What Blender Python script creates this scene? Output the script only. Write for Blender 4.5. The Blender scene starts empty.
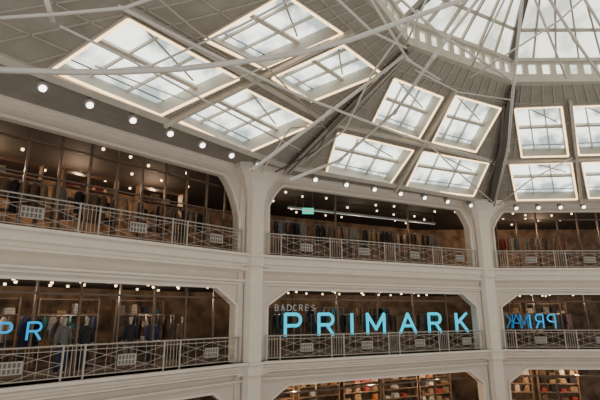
import bpy, bmesh, math, random
from mathutils import Vector, Matrix
random.seed(7)
C = bpy.context.scene.collection
PITCH = math.radians(13.9); F = 450.0
cs, sn = math.cos(PITCH), math.sin(PITCH)

# ---------- survey helpers (estimated real positions of things) ----------
def ray(px, py):
    u = 200-py
    fw = F*cs-u*sn
    return Vector(((px-300)/fw, 1.0, (F*sn+u*cs)/fw))
def P(px, py, d): return ray(px, py)*d

# ---------- materials ----------
def mat(name, col, rough=0.6, metal=0.0, var=0.12, scale=3.0, emit=None, es=0.0, bump=0.0):
    m = bpy.data.materials.new(name); m.use_nodes = True
    nt = m.node_tree; b = nt.nodes['Principled BSDF']
    tc = nt.nodes.new('ShaderNodeTexCoord'); nz = nt.nodes.new('ShaderNodeTexNoise')
    nz.inputs['Scale'].default_value = scale; nz.inputs['Detail'].default_value = 5
    nt.links.new(tc.outputs['Object'], nz.inputs['Vector'])
    r = nt.nodes.new('ShaderNodeValToRGB')
    r.color_ramp.elements[0].position = .3; r.color_ramp.elements[1].position = .7
    r.color_ramp.elements[0].color = [c*(1-var) for c in col]+[1]
    r.color_ramp.elements[1].color = [min(1, c*(1+var)) for c in col]+[1]
    nt.links.new(nz.outputs['Fac'], r.inputs['Fac'])
    nt.links.new(r.outputs['Color'], b.inputs['Base Color'])
    b.inputs['Roughness'].default_value = rough; b.inputs['Metallic'].default_value = metal
    if emit:
        b.inputs['Emission Color'].default_value = list(emit)+[1]; b.inputs['Emission Strength'].default_value = es
    if bump:
        bp = nt.nodes.new('ShaderNodeBump'); bp.inputs['Strength'].default_value = bump
        nt.links.new(nz.outputs['Fac'], bp.inputs['Height']); nt.links.new(bp.outputs['Normal'], b.inputs['Normal'])
    return m
def skymat(name, strength, dark=(.50, .55, .52, 1), sc=.6, lite=(.95, .97, .87, 1)):
    m = bpy.data.materials.new(name); m.use_nodes = True; nt = m.node_tree; nt.nodes.clear()
    o = nt.nodes.new('ShaderNodeOutputMaterial'); e = nt.nodes.new('ShaderNodeEmission')
    tc = nt.nodes.new('ShaderNodeTexCoord'); nz = nt.nodes.new('ShaderNodeTexNoise')
    nz.inputs['Scale'].default_value = sc; nz.inputs['Detail'].default_value = 3
    r = nt.nodes.new('ShaderNodeValToRGB')
    r.color_ramp.elements[0].position = .40; r.color_ramp.elements[1].position = .56
    r.color_ramp.elements[0].color = dark; r.color_ramp.elements[1].color = lite
    nt.links.new(tc.outputs['Object'], nz.inputs['Vector']); nt.links.new(nz.outputs['Fac'], r.inputs['Fac'])
    nt.links.new(r.outputs['Color'], e.inputs['Color']); e.inputs['Strength'].default_value = strength
    nt.links.new(e.outputs[0], o.inputs[0]); return m
M = {}
M['stone'] = mat('cream_render', (.58, .51, .435), .75, var=.05, scale=1.2)
M['stone2'] = mat('cream_moulding', (.69, .615, .53), .7, var=.04, scale=2)
M['roof'] = mat('grey_beige_roof_lining', (.28, .25, .21), .7, var=.12, scale=1.5)
M['beam'] = mat('painted_steel_beam', (.50, .46, .39), .5, .1, .08)
M['joint'] = mat('roof_panel_joint', (.38, .345, .29), .6, .1, .08)
M['darkbeam'] = mat('dark_painted_steel', (.12, .11, .10), .5, .3, .1)
M['tube'] = mat('pale_steel_tube', (.58, .55, .50), .4, .2, .06)
M['sframe'] = mat('skylight_frame', (.46, .42, .36), .5, .1, .06)
M['led'] = mat('warm_light_strip', (1, .75, .45), .5, emit=(1, .66, .32), es=3.2)
M['sky'] = skymat('daylit_milky_glass', 3.1, (.26, .31, .30, 1), .8, (.95, .97, .85, 1))
M['skyd'] = skymat('daylit_dome_glass', 2.5, (.48, .50, .40, 1), .6, (.96, .95, .80, 1))
M['rail'] = mat('champagne_metal_rail', (.38, .345, .30), .4, .4, .08)
M['plate'] = mat('pale_plate', (.36, .33, .285), .5, var=.05)
M['mull'] = mat('bronze_mullion', (.12, .08, .055), .4, .4, .1)
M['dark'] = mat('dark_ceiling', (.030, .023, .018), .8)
M['floor'] = mat('shop_floor_tile', (.16, .125, .10), .35, var=.1)
M['back'] = mat('brown_shop_wall', (.22, .14, .085), .8, var=.6, scale=1.6)
M['lens'] = mat('lamp_lens', (1, 1, 1), .3, emit=(1, .94, .82), es=5)
M['bulb'] = mat('shop_bulb', (1, .9, .7), .3, emit=(1, .70, .38), es=4)
M['house'] = mat('grey_lamp_housing', (.30, .285, .26), .4)
M['cyan'] = mat('cyan_neon', (.0, .30, .42), .4, emit=(.0, .58, .80), es=1.1)
M['sign_refl'] = mat('blue_sign_reflection', (.0, .15, .4), .4, emit=(.0, .40, .80), es=.85)  # glow colour imitating the cyan sign reflected in the side windows
M['sign_refl_faint'] = mat('blue_faint_sign_reflection', (.0, .10, .3), .4, emit=(.0, .32, .65), es=.35)  # fainter glow for the weaker part of the sign's reflection
M['grey'] = mat('grey_letter', (.40, .38, .36), .5, emit=(.5, .48, .45), es=.12)
M['skin'] = mat('mannequin_shell', (.35, .29, .24), .4)
M['green'] = mat('green_sign', (.05, .4, .25), .4, emit=(.08, .75, .5), es=.9)
M['white'] = mat('white_sign', (.5, .5, .5), .4, emit=(.7, .85, .8), es=.4)
M['wood'] = mat('shelf_board', (.20, .13, .08), .5, var=.2)
M['steel'] = mat('rack_steel', (.25, .23, .21), .35, .7)
CL = {'black': (.018, .017, .02), 'navy': (.02, .03, .07), 'grey': (.14, .13, .12), 'cream': (.42, .35, .26), 'red': (.32, .04, .03),
      'orange': (.42, .15, .04), 'tan': (.28, .18, .10), 'white': (.48, .45, .41), 'pink': (.36, .17, .15), 'brown': (.14, .08, .045), 'teal': (.03, .12, .14)}
for k, v in CL.items(): M['c_'+k] = mat(k+'_cloth', v, .9, var=.25, scale=8)

# ---------- mesh builder ----------
class MB:
    def __init__(s): s.v = []; s.f = []
    def add(s, vs, fs):
        b = len(s.v); s.v += [tuple(x) for x in vs]; s.f += [tuple(i+b for i in f) for f in fs]
    def box(s, x0, x1, y0, y1, z0, z1):
        s.add([(x0, y0, z0), (x1, y0, z0), (x1, y1, z0), (x0, y1, z0), (x0, y0, z1), (x1, y0, z1), (x1, y1, z1), (x0, y1, z1)],
              [(0, 3, 2, 1), (4, 5, 6, 7), (0, 1, 5, 4), (1, 2, 6, 5), (2, 3, 7, 6), (3, 0, 4, 7)])
    def bar(s, p, q, w, h, up=(0, 0, 1)):
        p = Vector(p); q = Vector(q); d = (q-p).normalized(); sd = d.cross(Vector(up)).normalized(); u = sd.cross(d)
        vs = [c+sd*a*w/2+u*b*h/2 for c in (p, q) for a, b in ((-1, -1), (1, -1), (1, 1), (-1, 1))]
        s.add(vs, [(0, 1, 2, 3), (7, 6, 5, 4), (0, 4, 5, 1), (1, 5, 6, 2), (2, 6, 7, 3), (3, 7, 4, 0)])
    def tube(s, pts, r, n=8):
        pts = [Vector(p) for p in pts]; rs = r if isinstance(r, (list, tuple)) else [r]*len(pts)
        vs = []; fs = []
        ref = None
        for i, p in enumerate(pts):
            d = (pts[min(i+1, len(pts)-1)]-pts[max(i-1, 0)]).normalized()
            if ref is None: ref = Vector((0, 0, 1)) if abs(d.z) < .9 else Vector((1, 0, 0))
            a = d.cross(ref).normalized(); b = a.cross(d).normalized(); ref = b
            for k in range(n):
                t = 2*math.pi*k/n; vs.append(p+(a*math.cos(t)+b*math.sin(t))*rs[i])
        for i in range(len(pts)-1):
            for k in range(n): fs.append((i*n+k, i*n+(k+1) % n, (i+1)*n+(k+1) % n, (i+1)*n+k))
        fs.append(tuple(range(n-1, -1, -1))); fs.append(tuple((len(pts)-1)*n+k for k in range(n)))
        s.add(vs, fs)
    def prism(s, poly, z0, z1):
        n = len(poly)
        s.add([(x, y, z0) for x, y in poly]+[(x, y, z1) for x, y in poly],
              [tuple(range(n-1, -1, -1)), tuple(range(n, 2*n))]+[(i, (i+1) % n, n+(i+1) % n, n+i) for i in range(n)])
    def extr(s, prof, x0, x1):      # profile in (y,z) run along x
        n = len(prof)
        s.add([(x0, y, z) for y, z in prof]+[(x1, y, z) for y, z in prof],
              [tuple(range(n)), tuple(range(2*n-1, n-1, -1))]+[(i, n+i, n+(i+1) % n, (i+1) % n) for i in range(n)])
    def build(s, name, m, parent=None, mw=None, smooth=False):
        me = bpy.data.meshes.new(name); me.from_pydata(s.v, [], s.f)
        bm = bmesh.new(); bm.from_mesh(me); bmesh.ops.recalc_face_normals(bm, faces=bm.faces); bm.to_mesh(me); bm.free()
        me.materials.append(M[m])
        if smooth:
            for p in me.polygons: p.use_smooth = True
        return link(name, me, parent, mw)
def link(name, me, parent=None, mw=None):
    o = bpy.data.objects.new(name, me); C.objects.link(o)
    if parent: o.parent = parent
    if mw is not None: o.matrix_basis = mw
    return o
def tag(o, label, cat, group=None):
    o['label'] = label; o['category'] = cat
    if group: o['group'] = group
    return o
def struct(o): o['kind'] = 'structure'; return o
def empty(name, mw, label=None, cat=None, group=None):
    o = bpy.data.objects.new(name, None); C.objects.link(o); o.matrix_basis = mw; o.empty_display_size = .2
    if label: tag(o, label, cat, group)
    return o
KIDS = {}
def reg(o, *ch): KIDS[o.name] = list(ch); return o
def copy_tree(o, parent=None):
    c = o.copy(); C.objects.link(c)
    if parent: c.parent = parent
    for ch in KIDS.get(o.name, []): copy_tree(ch, c)
    return c
def holed(outer, holes, t):
    """flat plate in XY with holes, thickness t centred on z=0"""
    cu = bpy.data.curves.new('tmp', 'CURVE'); cu.dimensions = '2D'; cu.fill_mode = 'BOTH'; cu.extrude = t/2
    for poly in [outer]+holes:
        sp = cu.splines.new('POLY'); sp.points.add(len(poly)-1); sp.use_cyclic_u = True
        for i, (x, y) in enumerate(poly): sp.points[i].co = (x, y, 0, 1)
    o = bpy.data.objects.new('tmp', cu); C.objects.link(o)
    dg = bpy.context.evaluated_depsgraph_get()
    me = bpy.data.meshes.new_from_object(o.evaluated_get(dg)); bpy.data.objects.remove(o); return me
ORD = ['first', 'second', 'third', 'fourth', 'fifth', 'sixth', 'seventh', 'eighth']

# ---------- plan ----------
class Bay:
    def __init__(s, a, b, where):
        s.O = Vector((a[0], a[1], 0)); d = Vector((b[0]-a[0], b[1]-a[1], 0)); s.L = d.length; s.e = d.normalized()
        s.n = Vector((s.e.y, -s.e.x, 0)); s.where = where; s.rz = math.atan2(s.e.y, s.e.x)
    def m(s, u=0, y=0, z=0, rz=0):
        p = s.O+s.e*u-s.n*y; return Matrix.Translation((p.x, p.y, z)) @ Matrix.Rotation(s.rz+rz, 4, 'Z')
    def u_at(s, px, py, y):          # along-wall position of what is seen at a pixel, at depth y behind the slab edge
        r = ray(px, py); t = (s.O-s.n*y).dot(s.n)/r.dot(s.n); p = r*t
        return (p-s.O).dot(s.e), p.z
A = (-2.0, 20.0); B = (10.9, 26.5)
L0 = (A[0]-.682*15.2, A[1]-.731*15.2); Cc = (B[0]+15.0, B[1]-.2)
bays = [Bay(L0, A, 'left'), Bay(A, B, 'middle'), Bay(B, Cc, 'right')]
Z1, Z2, Z3, ZR = -6.56, -2.06, 2.45, 6.4
def offs(y):
    pts = []
    V = [bays[0].O, bays[1].O, bays[2].O, bays[2].O+bays[2].e*bays[2].L]
    for i, v in enumerate(V):
        ns = [b.n for b in (bays[max(i-1, 0)], bays[min(i, 2)])]
        nn = (ns[0]+ns[1]).normalized(); k = 1/nn.dot(ns[0]); pts.append((v.x-nn.x*y*k, v.y-nn.y*y*k))
    return pts
DEP = 8.0
def slab(name, z0, z1, m, y0=.3, y1=DEP):
    a = offs(y0); b = offs(y1)
    k = MB()
    for i in range(3): k.prism([a[i], a[i+1], b[i+1], b[i]], z0, z1)
    return struct(k.build(name, m))
slab('floor', Z1-.2, Z1, 'floor', -6, DEP)
slab('floor', Z2-.25, Z2, 'floor', .05); slab('floor', Z3-.25, Z3, 'floor', .05)
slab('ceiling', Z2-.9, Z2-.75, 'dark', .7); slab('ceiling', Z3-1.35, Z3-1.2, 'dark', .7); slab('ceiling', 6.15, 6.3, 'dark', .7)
for i, b in enumerate(bays):
    a = offs(DEP); k = MB(); k.prism([a[i], a[i+1], offs(DEP+.2)[i+1], offs(DEP+.2)[i]], Z1, 6.3)
    struct(k.build('wall_back_'+b.where, 'back'))

def rounded_opening(x0, x1, z0, z1, rx, rz, n=8, sq=1.0):
    p = [(x0, z0)]
    def cnr(t): c = math.cos(math.pi/2*t); s_ = math.sin(math.pi/2*t); return (1-c)*sq+t*(1-sq), s_*sq+t*(1-sq)
    for k in range(0, n+1):
        a, c = cnr(k/n); p.append((x0+rx*a, z1-rz+rz*c))
    for k in range(n, -1, -1):
        a, c = cnr(k/n); p.append((x1-rx*a, z1-rz+rz*c))
    p += [(x1, z0)]
    return p
JW = .74
for b in bays:
    L = b.L
    if b is bays[0]: h3 = rounded_opening(JW, L-JW, Z3, 5.84, .95, 1.8, 6, .45)
    else: h3 = rounded_opening(JW, L-JW, Z3, 5.90, .75, 1.1, 5, .3)
    h2 = rounded_opening(JW, L-JW, Z2, .98, 1.05, .72, 1, 0)
    h1 = rounded_opening(JW, L-JW, Z1+.01, Z2-1.05, 1.05, .72, 1, 0)
    me = holed([(0, Z1), (L, Z1), (L, ZR), (0, ZR)], [h3, h2, h1], .4)
    me.transform(Matrix(((1, 0, 0, 0), (0, 0, 1, .5), (0, 1, 0, 0), (0, 0, 0, 1))))
    me.materials.append(M['stone']); struct(link('wall_'+b.where, me, None, b.m()))
    for nm, h in (('trim_1', h3), ('trim_2', h2), ('trim_3', h1)):
        k = MB(); pts = [(x, .29, z) for x, z in h]
        for p, q in zip(pts[:-1], pts[1:]): k.bar(p, q, .10, .12, (0, 1, 0))
        struct(k.build(nm, 'stone2', None, b.m()))
    for z in (Z3, Z2):
        s = 1 if z == Z3 else .62
        prof = [(.31, z), (-.16, z), (-.16, z-.10), (-.06, z-.13), (.0, z-.17), (.0, z-.40*s), (.12, z-.46*s), (.12, z-.58*s), (.0, z-.62*s), (.0, z-.70*s), (.18, z-.78*s), (.31, z-.84*s)]
        k = MB(); k.extr(prof, -.05, L+.05)
        prof2 = [(.31, z-1.08*s), (.10, z-1.12*s), (.10, z-1.20*s), (.22, z-1.24*s), (.22, z-1.32*s), (.31, z-1.34*s)]
        k.extr(prof2, -.02, L+.02)
        struct(k.build('trim_4' if z == Z3 else 'trim_5', 'stone2', None, b.m()))
    k = MB(); k.extr([(.31, ZR), (.02, ZR), (.02, ZR-.08), (.12, ZR-.14), (.12, ZR-.2), (.31, ZR-.26)], 0, L); struct(k.build('trim_6', 'stone2', None, b.m()))

# ---------- columns ----------
def column(pos, n1, n2, label):
    nn = (n1+n2).normalized(); rz = math.atan2(nn.x, -nn.y)
    mw = Matrix.Translation((pos[0], pos[1], Z1)) @ Matrix.Rotation(rz, 4, 'Z')
    t = empty('column', mw, label, 'column'); H = ZR-Z1
    k = MB(); k.prism([(-.44, .8), (-.44, .0), (-.30, -.20), (.30, -.20), (.44, .0), (.44, .8)], 0, H); k.build('shaft', 'stone2', t)
    for s in (-1, 1):
        k = MB(); k.box(s*.62-.14, s*.62+.14, .12, .75, 0, H); k.build('pilaster', 'stone', t)
    for z in (Z2, Z3):
        h = z-Z1; k = MB()
        for (d, a0, a1) in ((.12, -.12, 0), (.05, -.44, -.12), (.09, -.52, -.44)):
            k.prism([(-.76, .3), (-.76, .02-d), (-.47, .02-d), (-.33, -.2-d), (.33, -.2-d), (.47, .02-d), (.76, .02-d), (.76, .3)], h+a0, h+a1)
        k.build('band', 'stone2', t)
    prof = [(.44, 0), (.47, .5), (.58, 1.0), (.80, 1.4), (1.12, 1.7), (1.25, 1.75), (1.25, 2.0)]
    k = MB()
    for (w0, z0), (w1, z1) in zip(prof[:-1], prof[1:]):
        z0 += H-2.0; z1 += H-2.0
        lo = []; hi = []
        for w, z, lst in ((w0, z0, lo), (w1, z1, hi)):
            f = -.20-(w-.44)*.8
            lst += [(-w, .7, z), (-w, f+.2, z), (-w*.68, f, z), (w*.68, f, z), (w, f+.2, z), (w, .7, z)]
        k.add(lo+hi, [(0, 1, 2, 3, 4, 5), (11, 10, 9, 8, 7, 6)]+[(i, (i+1) % 6, 6+(i+1) % 6, 6+i) for i in range(6)])
    k.build('capital', 'stone2', t)
    return t
column(A, bays[0].n, bays[1].n, 'cream column between the left gallery and the middle gallery')
column(B, bays[1].n, bays[2].n, 'cream column right of the cyan letters, between middle and right galleries')

# ---------- shopfront frames ----------
wn = 0
for b, lst in ((bays[0], ((Z3, 6.1, .95), (Z2, 1.15, 1.3))), (bays[1], ((Z3, 6.1, 4.6), (Z2, 1.15, 2.2), (Z1, -3.0, 3.3))), (bays[2], ((Z3, 6.1, 1.2), (Z2, 1.15, 1.5), (Z1, -3.0, 3.3)))):
    for z0, z1, sp in lst:
        wn += 1
        n = int(b.L/sp); k = MB()
        for i in range(n+1):
            x = b.L*i/n; k.box(x-.03, x+.03, .95, 1.07, z0, z1)
        k.box(0, b.L, .95, 1.07, z0, z0+.1)
        if sp != 4.6: k.box(0, b.L, .95, 1.07, z1-.62, z1-.55)
        if sp == .95: k.box(0, b.L, .97, 1.05, z0+1.9, z0+1.95)
        struct(k.build('window_%d' % wn, 'mull', None, b.m()))

# ---------- railings ----------
def railing(b, z, label, group):
    t = empty('railing', b.m(0, .12, z), label, 'railing', group)
    x0, x1 = .66, b.L-.66; H = 1.02
    k = MB(); k.tube([(x0, 0, H), (x1, 0, H)], .030); k.build('top_rail', 'rail', t)
    k = MB(); k.box(x0, x1, -.018, .018, .09, .115); k.build('bottom_rail', 'rail', t)
    k = MB(); k.box(x0, x1, -.010, .010, H-.15, H-.13); k.build('middle_rail', 'rail', t)
    n = 4; unit = (x1-x0)/n; bw = .66
    for i in range(n):
        a = x0+i*unit; c = a+bw; d = a+unit
        for x in (a, c):
            k = MB(); k.box(x-.028, x+.028, -.028, .028, 0, H+.03); k.build('post', 'rail', t)
        for j in range(1, 5):
            x = a+bw*j/5; k = MB(); k.box(x-.009, x+.009, -.009, .009, .1, H); k.build('baluster', 'rail', t)
        m = (c+d)/2; k = MB()
        for p, q in (((c, .12), (d, .87)), ((c, .87), (d, .12)), ((c, .49), (m, .87)), ((m, .87), (d, .49)), ((c, .49), (m, .12)), ((m, .12), (d, .49))):
            k.bar((p[0], 0, p[1]), (q[0], 0, q[1]), .013, .018, (0, 1, 0))
        for j in (1, 2, 3, 5, 6, 7):
            x = c+(d-c)*j/8; k.box(x-.006, x+.006, -.006, .006, .1, H)
        k.build('lattice_panel', 'rail', t)
        k = MB(); k.box(m-.32, m+.32, -.05, -.03, .31, .67); pl = k.build('plate', 'plate', t)
        k = MB()
        for r in (0, 1):
            for q in range(5):
                k.box(m-.29+q*.118, m-.21+q*.118, -.056, -.05, .34+r*.165, .465+r*.165)
        k.build('plate_squares', 'darkbeam', pl)
    k = MB(); k.box(x1-.028, x1+.028, -.028, .028, 0, H+.03); k.build('post', 'rail', t)
for b in bays:
    for z, lv in ((Z3, 'upper'), (Z2, 'lower')):
        railing(b, z, 'pale metal lattice railing with small plates along the %s %s gallery' % (lv, b.where), 'gallery railings')

# ---------- roof ----------
Ar = Vector((-.68, 19.4, 6.35)); Br = Vector((11.4, 26.3, 6.35)); Lr = Vector((-10.3, 7.3, 6.35)); Cr = Vector((26.2, 25.0, 6.35))
RH = 10.0
Aq = Vector((4.06, 15.45, RH)); Bq = Vector((9.56, 18.35, RH)); Lq = Vector((.6, 10.3, RH)); Cq = Vector((15.8, 18.3, RH))
class Plane:
    def __init__(s, p0, p1, q0, q1):
        s.o = p0; s.x = (p1-p0).normalized(); m = (q0+q1)/2-p0; s.y = (m-s.x*m.dot(s.x)).normalized(); s.z = s.x.cross(s.y)
        s.corners = [s.loc(p) for p in (p0, p1, q1, q0)]
    def loc(s, p): d = p-s.o; return (d.dot(s.x), d.dot(s.y))
    def hit(s, px, py): r = ray(px, py); return r*(s.o.dot(s.z)/r.dot(s.z))
    def mw(s, x=0, y=0, z=0):
        p = s.o+s.x*x+s.y*y+s.z*z
        return Matrix.Translation(p) @ Matrix((s.x, s.y, s.z)).transposed().to_4x4()
planes = {'left': Plane(Lr, Ar, Lq, Aq), 'middle': Plane(Ar, Br, Aq, Bq), 'right': Plane(Br, Cr, Bq, Cq)}
SK = {'left': [[(49, 68), (160, 114), (239, 77), (127, 16)], [(175, 118), (247, 151), (314, 122), (243, 86)],
               [(203, 38), (262, 67), (342, 32), (283, -8)], [(270, 76), (311, 100), (381, 72), (342, 43)]],
      'middle': [[(371, 122), (418, 138), (442, 96), (393, 77)], [(431, 141), (475, 151), (500, 107), (454, 94)],
                 [(325, 171), (389, 184), (413, 149), (337, 131)], [(404, 187), (473, 195), (488, 162), (422, 150)]],
      'right': [[(521, 156), (568, 155), (561, 105), (514, 107)], [(578, 154), (630, 153), (622, 103), (570, 105)],
                [(516, 199), (577, 198), (571, 161), (509, 163)], [(588, 197), (652, 195), (642, 159), (581, 161)]]}
SL = {'left': ['large skylight nearest the camera, low in the left roof above the spotlights', 'lower left-roof skylight beside the column head',
               'upper left-roof skylight cut by the top of the picture', 'upper left-roof skylight beside the middle roof girder'],
      'middle': ['middle-roof skylight directly under the dome ring, on the left', 'middle-roof skylight under the dome ring, beside the dark girder',
                 'middle-roof skylight low above the spotlights, on the left', 'middle-roof skylight low above the spotlights, on the right'],
      'right': ['right-roof skylight under the dome ring, beside the dark girder', 'right-roof skylight under the dome ring, at the picture edge',
                'right-roof skylight low above the spotlights, beside the dark girder', 'right-roof skylight low above the spotlights, at the picture edge']}
for key, pl in planes.items():
    holes = []
    for q, lab in zip(SK[key], SL[key]):
        c2 = [pl.loc(pl.hit(*p)) for p in q]
        holes.append(c2)
        cx = sum(c[0] for c in c2)/4; cy = sum(c[1] for c in c2)/4
        t = empty('skylight', pl.mw(cx, cy), lab, 'skylight')
        v = [Vector((x-cx, y-cy, 0)) for x, y in c2]
        up = Vector((0, 0, 1)); D = .5
        k = MB()
        for i in range(4):
            p, r = v[i], v[(i+1) % 4]
            k.bar(p+Vector((0, 0, -.21)), r+Vector((0, 0, -.21)), .07, .62, up)
        k.build('frame', 'sframe', t)
        k = MB()
        for i in range(4):
            k.bar(v[i]*1.02+Vector((0, 0, .08)), v[(i+1) % 4]*1.02+Vector((0, 0, .08)), .08, .08, up)
        k.build('outer_frame', 'beam', t)
        k = MB()
        for i in range(4):
            k.bar(v[i]*.985+Vector((0, 0, .11)), v[(i+1) % 4]*.985+Vector((0, 0, .11)), .085, .035, up)
        k.build('light_strip', 'led', t)
        def bl(a, c, z): return v[0]*(1-a)*(1-c)+v[1]*a*(1-c)+v[2]*a*c+v[3]*(1-a)*c+Vector((0, 0, z))
        k = MB(); k.add([x+Vector((0, 0, -D)) for x in v], [(0, 1, 2, 3)]); k.build('pane', 'sky', t)
        k = MB()
        for i in range(1, 3): k.bar(bl(i/3, 0, -D+.09), bl(i/3, 1, -D+.09), .05, .12, up)
        k.bar(bl(0, .5, -D+.10), bl(1, .5, -D+.10), .13, .16, up)
        k.build('glazing_bars', 'sframe', t)
        k = MB(); k.bar(bl(0, .10, -D+.03), bl(1, .10, -D+.03), .03, .04, up); k.build('shade_rail', 'darkbeam', t)
        k = MB(); k.bar(bl(.08, .96, -D+.02), bl(.92, .56, -D+.02), .06, .02, up); k.build('roof_strut', 'joint', t)
    me = holed(pl.corners, holes, .08); me.materials.append(M['roof'])
    struct(link('ceiling', me, None, pl.mw()))
    cor = pl.corners
    def mid(a, b_, t): return (a[0]*(1-t)+b_[0]*t, a[1]*(1-t)+b_[1]*t)
    if key == 'left': lo, hi = (0, 1), (2, 3)
    else: lo, hi = (2, 3), (0, 1)
    def top(h): return [holes[h][3], holes[h][2]]
    def bot(h): return [holes[h][0], holes[h][1]]
    def beam(p, q, w, h, z, label):
        p = Vector((p[0], p[1], z)); q = Vector((q[0], q[1], z)); k = MB(); k.bar(p*0, q-p, w, h, (0, 0, 1))
        tag(k.build('roof_beam', 'beam', None, pl.mw(p.x, p.y, z)), label, 'roof beam')
    p = mid(top(lo[0])[0], bot(hi[0])[0], .5); q = mid(top(lo[1])[1], bot(hi[1])[1], .5)
    d = Vector((q[0]-p[0], q[1]-p[1], 0)).normalized()
    beam((p[0]-d.x*1.2, p[1]-d.y*1.2), (q[0]+d.x*.6, q[1]+d.y*.6), .13, .28, .14, 'steel beam between the upper and lower skylights of the %s roof' % key)
    p = mid(bot(lo[0])[1], bot(lo[1])[0], .5); q = mid(top(hi[0])[1], top(hi[1])[0], .5)
    beam((p[0], p[1]-.3), (q[0], q[1]+.4), .13, .28, .15, 'steel beam running upslope between the skylights of the %s roof' % key)
    beam((cor[0][0], .12), (cor[1][0], .12), .24, .2, .08, 'long steel edge beam over the spotlights of the %s roof' % key)
    k = MB()
    def blocked(m_):
        for h in holes:
            hx = sum(c[0] for c in h)/4; hy = sum(c[1] for c in h)/4
            g = [(hx+(c[0]-hx)*1.06, hy+(c[1]-hy)*1.06) for c in h]
            s_ = [(g[(j+1) % 4][0]-g[j][0])*(m_[1]-g[j][1])-(g[(j+1) % 4][1]-g[j][1])*(m_[0]-g[j][0]) for j in range(4)]
            if all(x > 0 for x in s_) or all(x < 0 for x in s_): return True
        return False
    lines = [(mid(cor[0], cor[1], i/14), mid(cor[3], cor[2], i/14)) for i in range(1, 14)]
    lines += [(mid(cor[0], cor[3], i/7), mid(cor[1], cor[2], i/7)) for i in range(1, 7)]
    for a, c in lines:
        for j in range(60):
            if not blocked(mid(a, c, (j+.5)/60)): k.bar((*mid(a, c, j/60), .05), (*mid(a, c, (j+1)/60), .05), .05, .06, (0, 0, 1))
    struct(k.build('trim_7', 'joint', None, pl.mw()))
for b, (p, q) in zip(bays, ((Lr, Ar), (Ar, Br), (Br, Cr))):
    a0 = b.m(0, .7) @ Vector(); a1 = b.m(b.L, .7) @ Vector()
    k = MB(); k.prism([(a0.x, a0.y), (a1.x, a1.y), (q.x, q.y), (p.x, p.y)], 6.38, 6.46); struct(k.build('ceiling', 'roof'))

def girder(p, q, label, w=.34, h=.55, m='darkbeam', m2='beam'):
    t = empty('roof_girder', Matrix.Translation(p), label, 'girder'); d = q-p
    k = MB(); k.bar(Vector((0, 0, -.12)), d+Vector((0, 0, -.12)), w*.35, h, (0, 0, 1)); k.build('web', m, t)
    k = MB(); k.bar(Vector((0, 0, -.12-h/2)), d+Vector((0, 0, -.12-h/2)), w, .07, (0, 0, 1)); k.build('bottom_flange', m2, t)
    for i in range(1, 7):
        k = MB(); c = d*i/7+Vector((0, 0, -.12)); k.bar(c+Vector((0, 0, h/2)), c-Vector((0, 0, h/2)), w*.9, .05, d.normalized()); k.build('stiffener', m, t)
girder(Ar, Aq, 'brown-grey roof girder rising from the left column to the dome ring', m2='joint')
girder(Br, Bq, 'dark roof girder rising from the right column to the dome ring', m2='darkbeam')

# ---------- dome ----------
apex = Vector((8.65, 12.3, 13.6)); ring = [Vector((4.2, 5.2, RH)), Lq, Aq, Bq, Cq, Vector((19, 12.5, RH))]
dome = empty('glass_dome', Matrix.Translation((apex.x, apex.y, RH)), 'central glazed dome with radiating ribs over a ring of small windows', 'dome')
O = Vector((apex.x, apex.y, RH)); DH = 1.0
for i in range(len(ring)-1):
    p, q = ring[i]-O, ring[i+1]-O; L = (q-p).length; d = (q-p).normalized(); z = Vector((0, 0, 1)); inn = d.cross(z)
    k = MB(); k.bar(p+z*.08, q+z*.08, .40, .34, z); k.build('ring_beam', 'beam', dome)
    k = MB(); k.bar(p+z*(DH+.05), q+z*(DH+.05), .30, .16, z); k.build('ring_beam', 'beam', dome)
    n = max(5, int(L/.62)); w = L/n
    holes = [[(j*w+w*.2, .36), (j*w+w*.8, .36), (j*w+w*.8, .86), (j*w+w*.2, .86)] for j in range(n)]
    me = holed([(0, .1), (L, .1), (L, DH), (0, DH)], holes, .12)
    mm = Matrix((d, z, d.cross(z))).transposed().to_4x4()
    me.materials.append(M['beam']); link('drum_wall', me, dome, Matrix.Translation(p) @ mm)
    k = MB(); off = -d.cross(z)*.1
    k.add([p+z*.2+off, q+z*.2+off, q+z*DH+off, p+z*DH+off], [(0, 1, 2, 3)]); k.build('drum_pane', 'skyd', dome)
    pt, qt = p+z*(DH+.1), q+z*(DH+.1); ap = apex-O
    def arc(a, t): s = a.lerp(ap, t); return s+z*math.sin(math.pi*t)*.35
    k = MB(); N = 6; vs = []; fs = []
    for j in range(N+1): vs += [arc(pt, j/N)+z*.1, arc(qt, j/N)+z*.1]
    for j in range(N): fs.append((2*j, 2*j+1, 2*j+3, 2*j+2))
    k.add(vs, fs); k.build('dome_pane', 'skyd', dome)
    for s in range(0, 6):
        a = pt.lerp(qt, s/6); k = MB(); ww = (.26, .30) if s == 0 else (.07, .16)
        for j in range(N): k.bar(arc(a, j/N), arc(a, (j+1)/N), ww[0], ww[1], z)
        k.build('rib', 'joint' if s else 'darkbeam', dome)
    for tt in (.2, .45, .7):
        k = MB(); k.bar(arc(pt, tt), arc(qt, tt), .07, .14, z); k.build('purlin', 'joint', dome)

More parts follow.
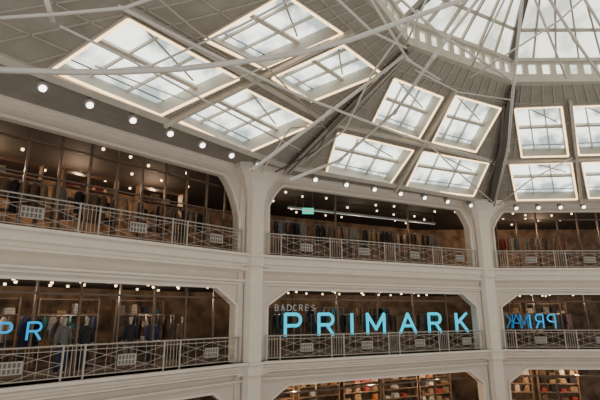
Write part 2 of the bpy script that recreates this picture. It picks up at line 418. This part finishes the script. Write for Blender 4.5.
# ---------- steel tubes ----------
def roofd(px, py):
    best = 99
    for pl in planes.values():
        h = pl.hit(px, py)
        if h.y > 0:
            x, y = pl.loc(h); c = pl.corners
            if -1 < x < c[1][0]+1 and -.5 < y < c[2][1]+.2: best = min(best, h.y)
    return best if best < 99 else 15.0
def tubes(pts, r, label, fr=.93, joints=True, m='tube'):
    w = []
    for p in pts:
        d = p[2] if len(p) > 2 else roofd(p[0], p[1])*fr
        w.append(P(p[0], p[1], d))
    o = w[0].copy(); k = MB(); k.tube([x-o for x in w], r, 10)
    t = tag(k.build('steel_tube', m, None, Matrix.Translation(o), True), label, 'steel tube')
    if joints:
        for i in range(1, len(w)-1):
            dd = (w[i+1]-w[i]).normalized()*.13
            k = MB(); k.tube([w[i]-o-dd, w[i]-o+dd], r*1.4, 10); k.build('joint', m, t)
tubes([(-20, 69, 9.0), (60, 72, 9.5), (120, 72, 10.0), (180, 69, 10.3), (240, 62, 10.6), (300, 53, 11), (350, 40, 11.4), (420, 15, 11.7), (500, -14, 12)], .075, 'long pale steel tube sweeping across the left skylights', joints=False)
tubes([(44, -8, 8.0), (53, 22, 8.6)], .055, 'short steel tube at the top left corner of the picture', joints=False)
tubes([(-15, 19, 8.3), (60, 14, 8.4), (124, 8, 8.6), (170, -8, 8.6)], .04, 'thin steel tube along the top left of the picture', joints=False)
tubes([(118, 6), (235, 66), (300, 96), (405, 136), (488, 160)], .055, 'diagonal steel tube running from the left skylights down to the right column')
tubes([(252, 170), (330, 112), (405, 55)], .065, 'steel tube rising from the left column head to the dome ring')
tubes([(290, 180), (340, 160), (395, 112), (435, 55, 13.5), (482, -6, 12.5)], .06, 'bent steel tube from the spotlights up across the dome')
tubes([(494, 206), (508, 150), (514, 80, 15.8), (523, -8, 13)], .06, 'upright steel tube in front of the dark girder')
tubes([(545, -8, 12.5), (575, 40, 14), (612, 92, 15)], .05, 'steel tube crossing the dome at the right edge')
tubes([(580, -8, 12), (612, 44, 13)], .045, 'short steel tube in the top right corner', joints=False)
tubes([(60, 26), (130, 60), (200, 98), (300, 150)], .035, 'thin steel rod crossing the large left skylight', .95, False)
tubes([(70, 74), (150, 66), (240, 26), (300, -6)], .035, 'thin steel tube from the long tube up across the top skylight', .95, False)
tubes([(95, 66), (185, 100), (330, 40)], .025, 'thin bent rod between the upper and lower left skylights', .95, False)
tubes([(415, 70), (458, 92), (512, 100)], .03, 'thin rod under the dome ring', .95, False)
tubes([(366, -8, 12), (408, 60, 14.5), (440, 80, 15.5)], .045, 'steel tube crossing the left side of the dome ring')
tubes([(330, -8, 11), (372, 32, 12), (406, 48, 14)], .04, 'thin tube between the top skylight and the dome ring', joints=False)
tubes([(392, -8, 12.5), (440, 34, 13.6), (508, 78, 16)], .045, 'steel tube running inside the dome down to the dark girder', joints=False)
tubes([(470, 78, 15.5), (560, 20, 13.5), (590, -8, 13)], .035, 'thin tube crossing the dome right of the dark girder', joints=False)
tubes([(300, 165), (345, 130), (372, 74), (418, 10, 13)], .04, 'thin tube following the left girder into the dome', .95, False)
tubes([(496, 205), (450, 165), (425, 140)], .035, 'thin brace from the right column head toward the middle skylights', .95, False)
tubes([(498, 205), (530, 180), (572, 158)], .035, 'thin brace from the right column head toward the right skylights', .95, False)
tubes([(150, -8), (200, 34), (270, 70), (325, 128)], .03, 'grey rod running beside the upper left skylights to the left girder', .96, False, 'joint')
tubes([(262, 172), (290, 128), (322, 126)], .03, 'grey rod over the left column head', .96, False, 'joint')
tubes([(275, 172), (318, 150), (330, 128), (384, 74)], .035, 'dark rod beside the left girder', .96, False, 'darkbeam')
tubes([(430, -8, 13), (404, 48, 14.6)], .04, 'pale rod inside the left of the dome', joints=False)
tubes([(508, -8, 13), (470, 70, 16)], .04, 'pale rod inside the dome left of the dark girder', joints=False)
tubes([(532, -8, 13), (566, 78, 16)], .04, 'pale rod inside the dome right of the dark girder', joints=False)
tubes([(484, 196), (500, 150), (504, 106)], .03, 'dark rod just left of the dark girder', .96, False, 'darkbeam')

# ---------- spotlights ----------
def spot_proto():
    t = empty('spotlight', Matrix()); t.name = 'spotlight'
    k = MB(); k.tube([(0, 0, .34), (0, 0, .10)], .022); k.box(-.07, .07, -.07, .07, .30, .34); a = k.build('bracket', 'darkbeam', t)
    k = MB(); k.tube([(0, .16, .26), (0, .13, .20), (0, .02, .05), (0, -.04, -.02)], [.07, .11, .145, .155], 14); b_ = k.build('housing', 'house', t, None, True)
    k = MB(); k.tube([(0, -.04, -.02), (0, -.07, -.05)], [.105, .09], 14); c = k.build('lens', 'lens', t)
    reg(t, a, b_, c); return t
proto = spot_proto(); first = True
SP = {'left': [(43, 83), (90, 99), (133, 115), (170, 130), (202, 143), (231, 154), (257, 164)],
      'middle': [(315, 180), (346, 183), (374, 187), (400, 191), (424, 195), (447, 199), (470, 203)],
      'right': [(516, 207), (538, 206), (560, 206), (583, 204), (607, 203)]}
for key, lst in SP.items():
    p0, p1 = {'left': (Lr, Ar), 'middle': (Ar, Br), 'right': (Br, Cr)}[key]
    d = (p1-p0).normalized(); n = Vector((d.y, -d.x, 0))
    for i, (px, py) in enumerate(lst):
        r = ray(px, py); t = p0.dot(n)/r.dot(n); pos = r*t; pos.z = 5.98
        o = proto if first else copy_tree(proto); first = False
        o.matrix_basis = Matrix.Translation(pos) @ Matrix.Rotation(math.atan2(d.y, d.x), 4, 'Z')
        tag(o, 'round white spotlight under the %s roof edge, %s from the left in its row' % (key, ORD[i]), 'spotlight', 'spotlights along the roof edge')

# ---------- signs and sign reflections: letters drawn as stroked tubes in a unit cell ----------
def bowl(x0, x1, zt, zb, n=10):
    r = (zt-zb)/2; xc = x1-r*1.0; pts = [(x0, zt), (xc, zt)]
    pts += [(xc+r*math.sin(math.pi*i/n), zt-r+r*math.cos(math.pi*i/n)) for i in range(1, n)]
    return pts+[(xc, zb), (x0, zb)]
def strokes(ch, w):
    h = w/2
    return {'P': [[(-h, 0), (-h, 1)], bowl(-h, h, 1, .46)], 'R': [[(-h, 0), (-h, 1)], bowl(-h, h, 1, .48), [(h*.1, .48), (h, 0)]],
            'I': [[(0, 0), (0, 1)]], 'M': [[(-h, 0), (-h, 1)], [(-h, 1), (0, .22)], [(0, .22), (h, 1)], [(h, 1), (h, 0)]],
            'A': [[(-h, 0), (0, 1)], [(0, 1), (h, 0)], [(-h*.62, .36), (h*.62, .36)]], 'K': [[(-h, 0), (-h, 1)], [(h*.9, 1), (-h, .42)], [(-h*.35, .62), (h, 0)]],
            'B': [[(-h, 0), (-h, 1)], bowl(-h, h*.9, 1, .52), bowl(-h, h, .52, 0)], 'D': [[(-h, 0), (-h, 1)], bowl(-h, h+.2, 1, 0)],
            'C': [[(h, .9), (0, 1), (-h, .7), (-h, .3), (0, 0), (h, .1)]], 'E': [[(h, 1), (-h, 1), (-h, 0), (h, 0)], [(-h, .5), (h*.7, .5)]],
            'S': [[(h, .9), (0, 1), (-h, .8), (-h*.6, .56), (h*.6, .44), (h, .2), (0, 0), (-h, .1)]]}[ch]
def sign(b, y, z0, h, letters, m, label, mirror=False, r=.07):
    us = [b.u_at(px, 325, y)[0] for ch, px, w in letters]
    t = empty('letter_sign', b.m(us[0], y, z0), label, 'sign')
    for (ch, px, w), u in zip(letters, us):
        k = MB()
        for s in strokes(ch, (w-2*r)/(h-2*r)):
            pts = [Vector(((-x if mirror else x)*(h-2*r), 0, r+z*(h-2*r))) for x, z in s]
            if len(pts) == 2:
                d = (pts[1]-pts[0]).normalized()*r*.5; pts = [pts[0]-d, pts[1]+d]
            k.tube(pts, r, 8)
        k.build('letter', m, t, Matrix.Translation((u-us[0], 0, 0)))
sign(bays[1], .82, -1.17, 1.12, [('P', 293, .95), ('R', 326, .95), ('I', 352, .2), ('M', 376, 1.2), ('A', 408, 1.2), ('R', 435, .98), ('K', 462, .98)],
     'cyan', 'glowing cyan PRIMARK letters above the lower middle railing', r=.08)
sign(bays[0], .88, -.88, .58, [('P', 6, .4), ('R', 35, .45)], 'sign_refl', 'blue reflection of the sign in the lower left window, as glowing PR letters', r=.038)  # solid glowing letters model the sign's reflection, no second sign here
sign(bays[2], .88, -.98, .84, [('I', 530.5, .1), ('R', 540, .52), ('P', 552, .52)], 'sign_refl', 'mirrored blue reflection of the sign in the lower right window, as glowing letters', True, r=.045)  # sign's mirror image in the glazing, modelled as glowing letters
sign(bays[2], .90, -.98, .84, [('K', 510, .45), ('A', 517, .7), ('M', 524.5, .5)], 'sign_refl_faint', 'faint mirrored reflection of the sign beside the right column, as glowing letters', True, r=.035)  # rest of that mirror image, glowing more weakly
sign(bays[1], .74, .02, .30, [(c, 276.5+i*6.1, .20) for i, c in enumerate('BADCRES')], 'grey', 'thin grey BADCRES lettering above the cyan letters', False, r=.022)

# ---------- shop contents ----------
def garment_mesh():
    s = [(-.05, 0), (-.22, -.07), (-.30, -.50), (-.21, -.52), (-.19, -.25), (-.20, -.85), (.20, -.85), (.19, -.25), (.21, -.52), (.30, -.50), (.22, -.07), (.05, 0)]
    me = holed(s, [], .07); me.transform(Matrix(((1, 0, 0, 0), (0, 0, 1, 0), (0, 1, 0, 0), (0, 0, 0, 1)))); return me
GM = garment_mesh(); GMC = {}
for c in CL:
    g = GM.copy(); g.materials.append(M['c_'+c]); GMC[c] = g
gk = MB()
for j in range(4): gk.box(-.2+.01*(j % 2), .2-.008*j, -.15, .15, j*.075, j*.075+.065)
FOLD = {}
def rack(b, u, y, z, cols, place, n=9, H=1.9):
    t = empty('clothes_rack', b.m(u, y, z), 'clothes rack '+place, 'clothes rack')
    W = n*.30
    for s in (-1, 1):
        k = MB(); k.tube([(s*W/2, 0, 0), (s*W/2, 0, H)], .02); k.build('upright', 'steel', t)
        k = MB(); k.box(s*W/2-.03, s*W/2+.03, -.25, .25, 0, .05); k.build('foot', 'steel', t)
    k = MB(); k.tube([(-W/2, 0, H), (W/2, 0, H)], .02); k.build('rail', 'steel', t)
    for i in range(n):
        c = random.choice(cols); x = -W/2+(i+.5)*W/n
        rr = random.uniform(.5, 1.3)
        o = link('garment', GMC[c], None, b.m(u+x, y, z+H-.03) @ Matrix.Rotation(rr, 4, 'Z') @ Matrix.Diagonal((1, 1, random.uniform(.8, 1.35), 1)))
        tag(o, '%s garment on the rack %s' % (c, place), 'garment', 'garments '+place)
def shelf(b, u, y, z, cols, place, W=2.2, H=2.4, rows=4, zmin=0):
    t = empty('display_shelf', b.m(u, y, z), 'wooden display shelf '+place, 'shelf')
    for s in (-1, 1):
        k = MB(); k.box(s*W/2-.03, s*W/2+.03, -.2, .2, 0, H); k.build('side_panel', 'wood', t)
    for r in range(rows+1):
        zz = zmin+.12+(H-zmin-.17)*r/rows; k = MB(); k.box(-W/2+.03, W/2-.03, -.2, .2, zz-.02, zz+.02); k.build('shelf_board', 'wood', t)
    for r in range(rows):
        zz = zmin+.14+(H-zmin-.17)*r/rows
        nn = int(W/.52)
        for i in range(nn):
            if random.random() < .12: continue
            c = random.choice(cols)
            if c not in FOLD:
                o = gk.build('folded_clothes', 'c_'+c, None, None); FOLD[c] = o
            else: o = FOLD[c].copy(); C.objects.link(o)
            o.matrix_basis = b.m(u-W/2+(i+.5)*W/nn, y-.02, z+zz+.007) @ Matrix.Diagonal((random.uniform(.6, 1.05), 1, random.uniform(.4, 1.4), 1))
            tag(o, 'folded %s clothes, shelf %s' % (c, place), 'folded clothes', 'folded clothes '+place)
def mannequin_mesh():
    me = bpy.data.meshes.new('body')
    v = [(0, 0, .95), (0, 0, 1.15), (0, 0, 1.38), (0, 0, 1.5), (0, -.01, 1.58), (0, -.01, 1.70), (0, 0, 1.78),
         (.18, 0, 1.42), (.24, .0, 1.16), (.26, -.04, .92), (.26, -.06, .82), (-.18, 0, 1.42), (-.25, 0, 1.16), (-.27, -.02, .92), (-.27, -.04, .82),
         (.10, 0, .88), (.11, -.01, .5), (.11, .02, .1), (.12, -.10, .04), (-.10, 0, .88), (-.12, -.02, .5), (-.13, .02, .1), (-.14, -.10, .04)]
    e = [(0, 1), (1, 2), (2, 3), (3, 4), (4, 5), (5, 6), (2, 7), (7, 8), (8, 9), (9, 10), (2, 11), (11, 12), (12, 13), (13, 14), (0, 15), (15, 16), (16, 17), (17, 18), (0, 19), (19, 20), (20, 21), (21, 22)]
    r = [.14, .12, .14, .055, .05, .095, .06, .06, .045, .033, .03, .06, .045, .033, .03, .085, .06, .04, .035, .085, .06, .04, .035]
    me.from_pydata(v, e, []); o = bpy.data.objects.new('t', me); C.objects.link(o)
    o.modifiers.new('s', 'SKIN')
    for i, sv in enumerate(me.skin_vertices[0].data): sv.radius = (r[i], r[i]*.8); sv.use_root = (i == 0)
    o.modifiers.new('u', 'SUBSURF').levels = 1
    dg = bpy.context.evaluated_depsgraph_get(); m2 = bpy.data.meshes.new_from_object(o.evaluated_get(dg)); bpy.data.objects.remove(o)
    m2.materials.clear(); m2.materials.append(M['skin'])
    for p in m2.polygons: p.use_smooth = True
    return m2
BODY = mannequin_mesh()
def mannequin(b, u, y, z, top, bottom, place):
    t = empty('mannequin', b.m(u, y, z, random.uniform(-.4, .4)) @ Matrix.Scale(1.05, 4), 'mannequin in %s top and %s trousers, %s' % (top, bottom, place), 'mannequin')
    link('body', BODY, t)
    k = MB(); n = 14; vs = []; rs = [(.83, .21, .15), (1.0, .18, .135), (1.15, .165, .125), (1.35, .20, .135), (1.46, .17, .10), (1.51, .075, .07)]
    for zz, a, c in rs: vs += [(a*math.cos(2*math.pi*i/n), c*math.sin(2*math.pi*i/n), zz) for i in range(n)]
    k.add(vs, [(j*n+i, j*n+(i+1) % n, (j+1)*n+(i+1) % n, (j+1)*n+i) for j in range(5) for i in range(n)])
    for s in (-1, 1): k.tube([(s*.16, 0, 1.45), (s*.24, 0, 1.18), (s*.265, -.03, .95)], [.08, .065, .055], 10)
    k.build('top', 'c_'+top, t, None, True)
    k = MB()
    for s in (-1, 1): k.tube([(s*.09, 0, .98), (s*.115, -.01, .5), (s*.12, .02, .1)], [.115, .085, .075], 10)
    k.build('trousers', 'c_'+bottom, t, None, True)
    k = MB(); k.tube([(0, 0, 0), (0, 0, .03)], .28, 20); k.build('base', 'steel', t)
bl_, bm_, br = bays
darkc = ['black', 'black', 'navy', 'grey', 'brown', 'tan', 'teal']; warm = ['tan', 'brown', 'brown', 'cream', 'grey', 'black', 'tan']
FL = ', %s from left'
for i, u in enumerate((6.2, 9.2, 12.4)): shelf(bl_, u, 3.6, Z3, warm+['red', 'cream'], 'behind the upper left glazing'+FL % ORD[i], 2.2, 3.1, 3, 1.0)
for i, u in enumerate((6.4, 9.4, 12.6)): rack(bl_, u, 1.9, Z3, ['brown', 'black', 'tan', 'grey', 'brown', 'pink'], 'close behind upper left glazing'+FL % ORD[i], 9, 1.9)
for i, (px, a, c) in enumerate(((64, 'grey', 'navy'), (86, 'black', 'black'), (130, 'black', 'grey'), (152, 'navy', 'black'), (182, 'brown', 'black'))):
    u, _ = bl_.u_at(px, 330, 1.7); mannequin(bl_, u, 1.7, Z2, a, c, '%s from left, lower left window' % ORD[i])
for i, u in enumerate((5.5, 8.6, 12.0)): rack(bl_, u, 3.3, Z2, darkc+['cream'], 'in the lower left shop'+FL % ORD[i])
for i, u in enumerate((6.5, 9.6, 12.8)): shelf(bl_, u, 5.5, Z2, darkc+['white', 'pink', 'tan', 'cream'], 'at the back, lower left shop'+FL % ORD[i], 2.4, 2.6, 3, .6)
for i, u in enumerate((2.2, 5.2, 8.2, 11.2)): rack(bm_, u, 1.7, Z3, ['black', 'black', 'brown', 'grey', 'tan'], 'in the upper middle shop'+FL % ORD[i], 8, 2.0)
for i, u in enumerate((3.4, 7.0, 10.6)): rack(bm_, u, 4.2, Z3, ['black', 'brown', 'brown', 'grey', 'tan', 'red'], 'at the back, upper middle shop'+FL % ORD[i], 9, 2.4)
for i, u in enumerate((2.4, 5.4, 8.6, 11.8)): rack(bm_, u, 2.6, Z2, darkc, 'behind the cyan letters'+FL % ORD[i], 8)
for i, u in enumerate((3.0, 6.5, 10.0)): rack(bm_, u, 5.2, Z2, darkc+['cream'], 'far behind the cyan letters'+FL % ORD[i], 9, 2.3)
for i, u in enumerate((2.3, 5.0, 7.7, 10.3, 12.9)): shelf(bm_, u, 3.4, Z1, ['red', 'orange', 'cream', 'tan', 'brown', 'white', 'black', 'tan', 'brown', 'cream'], 'on the ground floor, middle'+FL % ORD[i], 2.4, 3.3, 4, 1.2)
for i, u in enumerate((2.0, 5.0)): rack(br, u, 2.6, Z3, warm+['red'], 'behind the upper right glazing'+FL % ORD[i], 9, 2.2)
for i, u in enumerate((1.9, 4.6)): rack(br, u, 2.3, Z2, darkc+['pink'], 'behind the lower right glazing'+FL % ORD[i], 8)
for i, u in enumerate((2.4, 5.4)): shelf(br, u, 4.5, Z2, warm, 'at the back, lower right shop'+FL % ORD[i], 2.6, 2.6, 3, .6)
for i, u in enumerate((2.0, 4.8)): shelf(br, u, 3.0, Z1, ['red', 'tan', 'cream', 'brown', 'black', 'tan'], 'on the ground floor, right'+FL % ORD[i], 2.4, 3.3, 4, 1.2)
u, z = bm_.u_at(308, 211, 1.6)
t = empty('exit_sign', bm_.m(u, 1.6, z, -.35), 'small green glowing sign hanging under the upper middle ceiling', 'sign')
k = MB(); k.box(-.30, .30, -.03, .03, -.16, .16); k.build('panel', 'green', t)
k = MB(); k.box(-.22, .02, -.04, -.03, -.035, .035); k.add([(.02, -.04, -.10), (.02, -.04, .10), (.18, -.04, 0)], [(0, 1, 2)]); k.build('arrow', 'white', t)
for x in (-.25, .25): k = MB(); k.tube([(x, 0, .16), (x, 0, 6.14-z)], .01); k.build('hanger', 'steel', t)
t = empty('light_track', bm_.m(0, 3.0, 5.5), 'long pale light track under the upper middle ceiling', 'light track')
k = MB(); k.box(3.0, 13.6, -.06, .06, 0, .1); k.build('track', 'house', t)
k = MB(); k.box(3.05, 13.55, -.04, .04, -.02, 0); k.build('diffuser', 'white', t)
for x in (3.5, 7, 10.5, 13.4): k = MB(); k.tube([(x, 0, .1), (x, 0, .66)], .012); k.build('hanger', 'steel', t)
pb = None
for b, rows in ((bl_, (6.15, 1.1)), (bm_, (6.15, 1.1, -2.96)), (br, (6.15, 1.1, -2.96))):
    for z in rows:
        for i in range(10):
            for y in (2.1, 4.0, 6.0):
                x = 1.3+i*1.4+random.uniform(-.5, .5)
                if b is bl_ and i < 2: continue
                if b is br and i > 4: continue
                if random.random() < .2: continue
                if pb is None:
                    k = MB(); k.tube([(0, 0, 0), (0, 0, -.06), (0, 0, -.09)], [.055, .055, .04], 10); pb = k.build('downlight', 'bulb'); o = pb
                else: o = pb.copy(); C.objects.link(o)
                o.matrix_basis = b.m(x, y+random.uniform(-.5, .5), z-.005)
                lv = 'upper' if z > 5 else ('lower' if z > 0 else 'ground floor')
                tag(o, 'small warm ceiling light in the %s %s shop' % (lv, b.where), 'ceiling light', 'ceiling lights in the %s %s shop' % (lv, b.where))
def lamp(b, u, y, z, e, col=(1, .72, .45)):
    l = bpy.data.lights.new('shop_lamp', 'POINT'); l.energy = e; l.color = col; l.shadow_soft_size = .12
    o = bpy.data.objects.new('shop_lamp', l); C.objects.link(o); o.matrix_basis = b.m(u, y, z)
for u in (5.5, 9, 12.5):
    lamp(bl_, u, 4.6, 5.4, 130, (1, .68, .44)); lamp(bl_, u, 2.9, .6, 85, (1, .78, .58))
for u in (3, 7.5, 12):
    lamp(bm_, u, 3, 5.1, 40, (1, .78, .56)); lamp(bm_, u, 3.9, .6, 60, (1, .8, .6)); lamp(bm_, u, 2.2, -3.3, 150, (1, .7, .45))
for u in (2, 5.5):
    lamp(br, u, 4.2, 5.4, 130, (1, .68, .44)); lamp(br, u, 3, .6, 80, (1, .78, .6)); lamp(br, u, 2, -3.3, 150, (1, .7, .45))
# ---------- world, camera ----------
w = bpy.data.worlds.new('World'); bpy.context.scene.world = w; w.use_nodes = True
bg = w.node_tree.nodes['Background']; bg.inputs['Color'].default_value = (1, .95, .88, 1); bg.inputs['Strength'].default_value = .85
cd = bpy.data.cameras.new('Camera'); cam = bpy.data.objects.new('Camera', cd); C.objects.link(cam)
cd.sensor_width = 36; cd.lens = F/600*36; cam.rotation_euler = (math.pi/2+PITCH, 0, 0); cd.clip_end = 300
bpy.context.scene.camera = cam
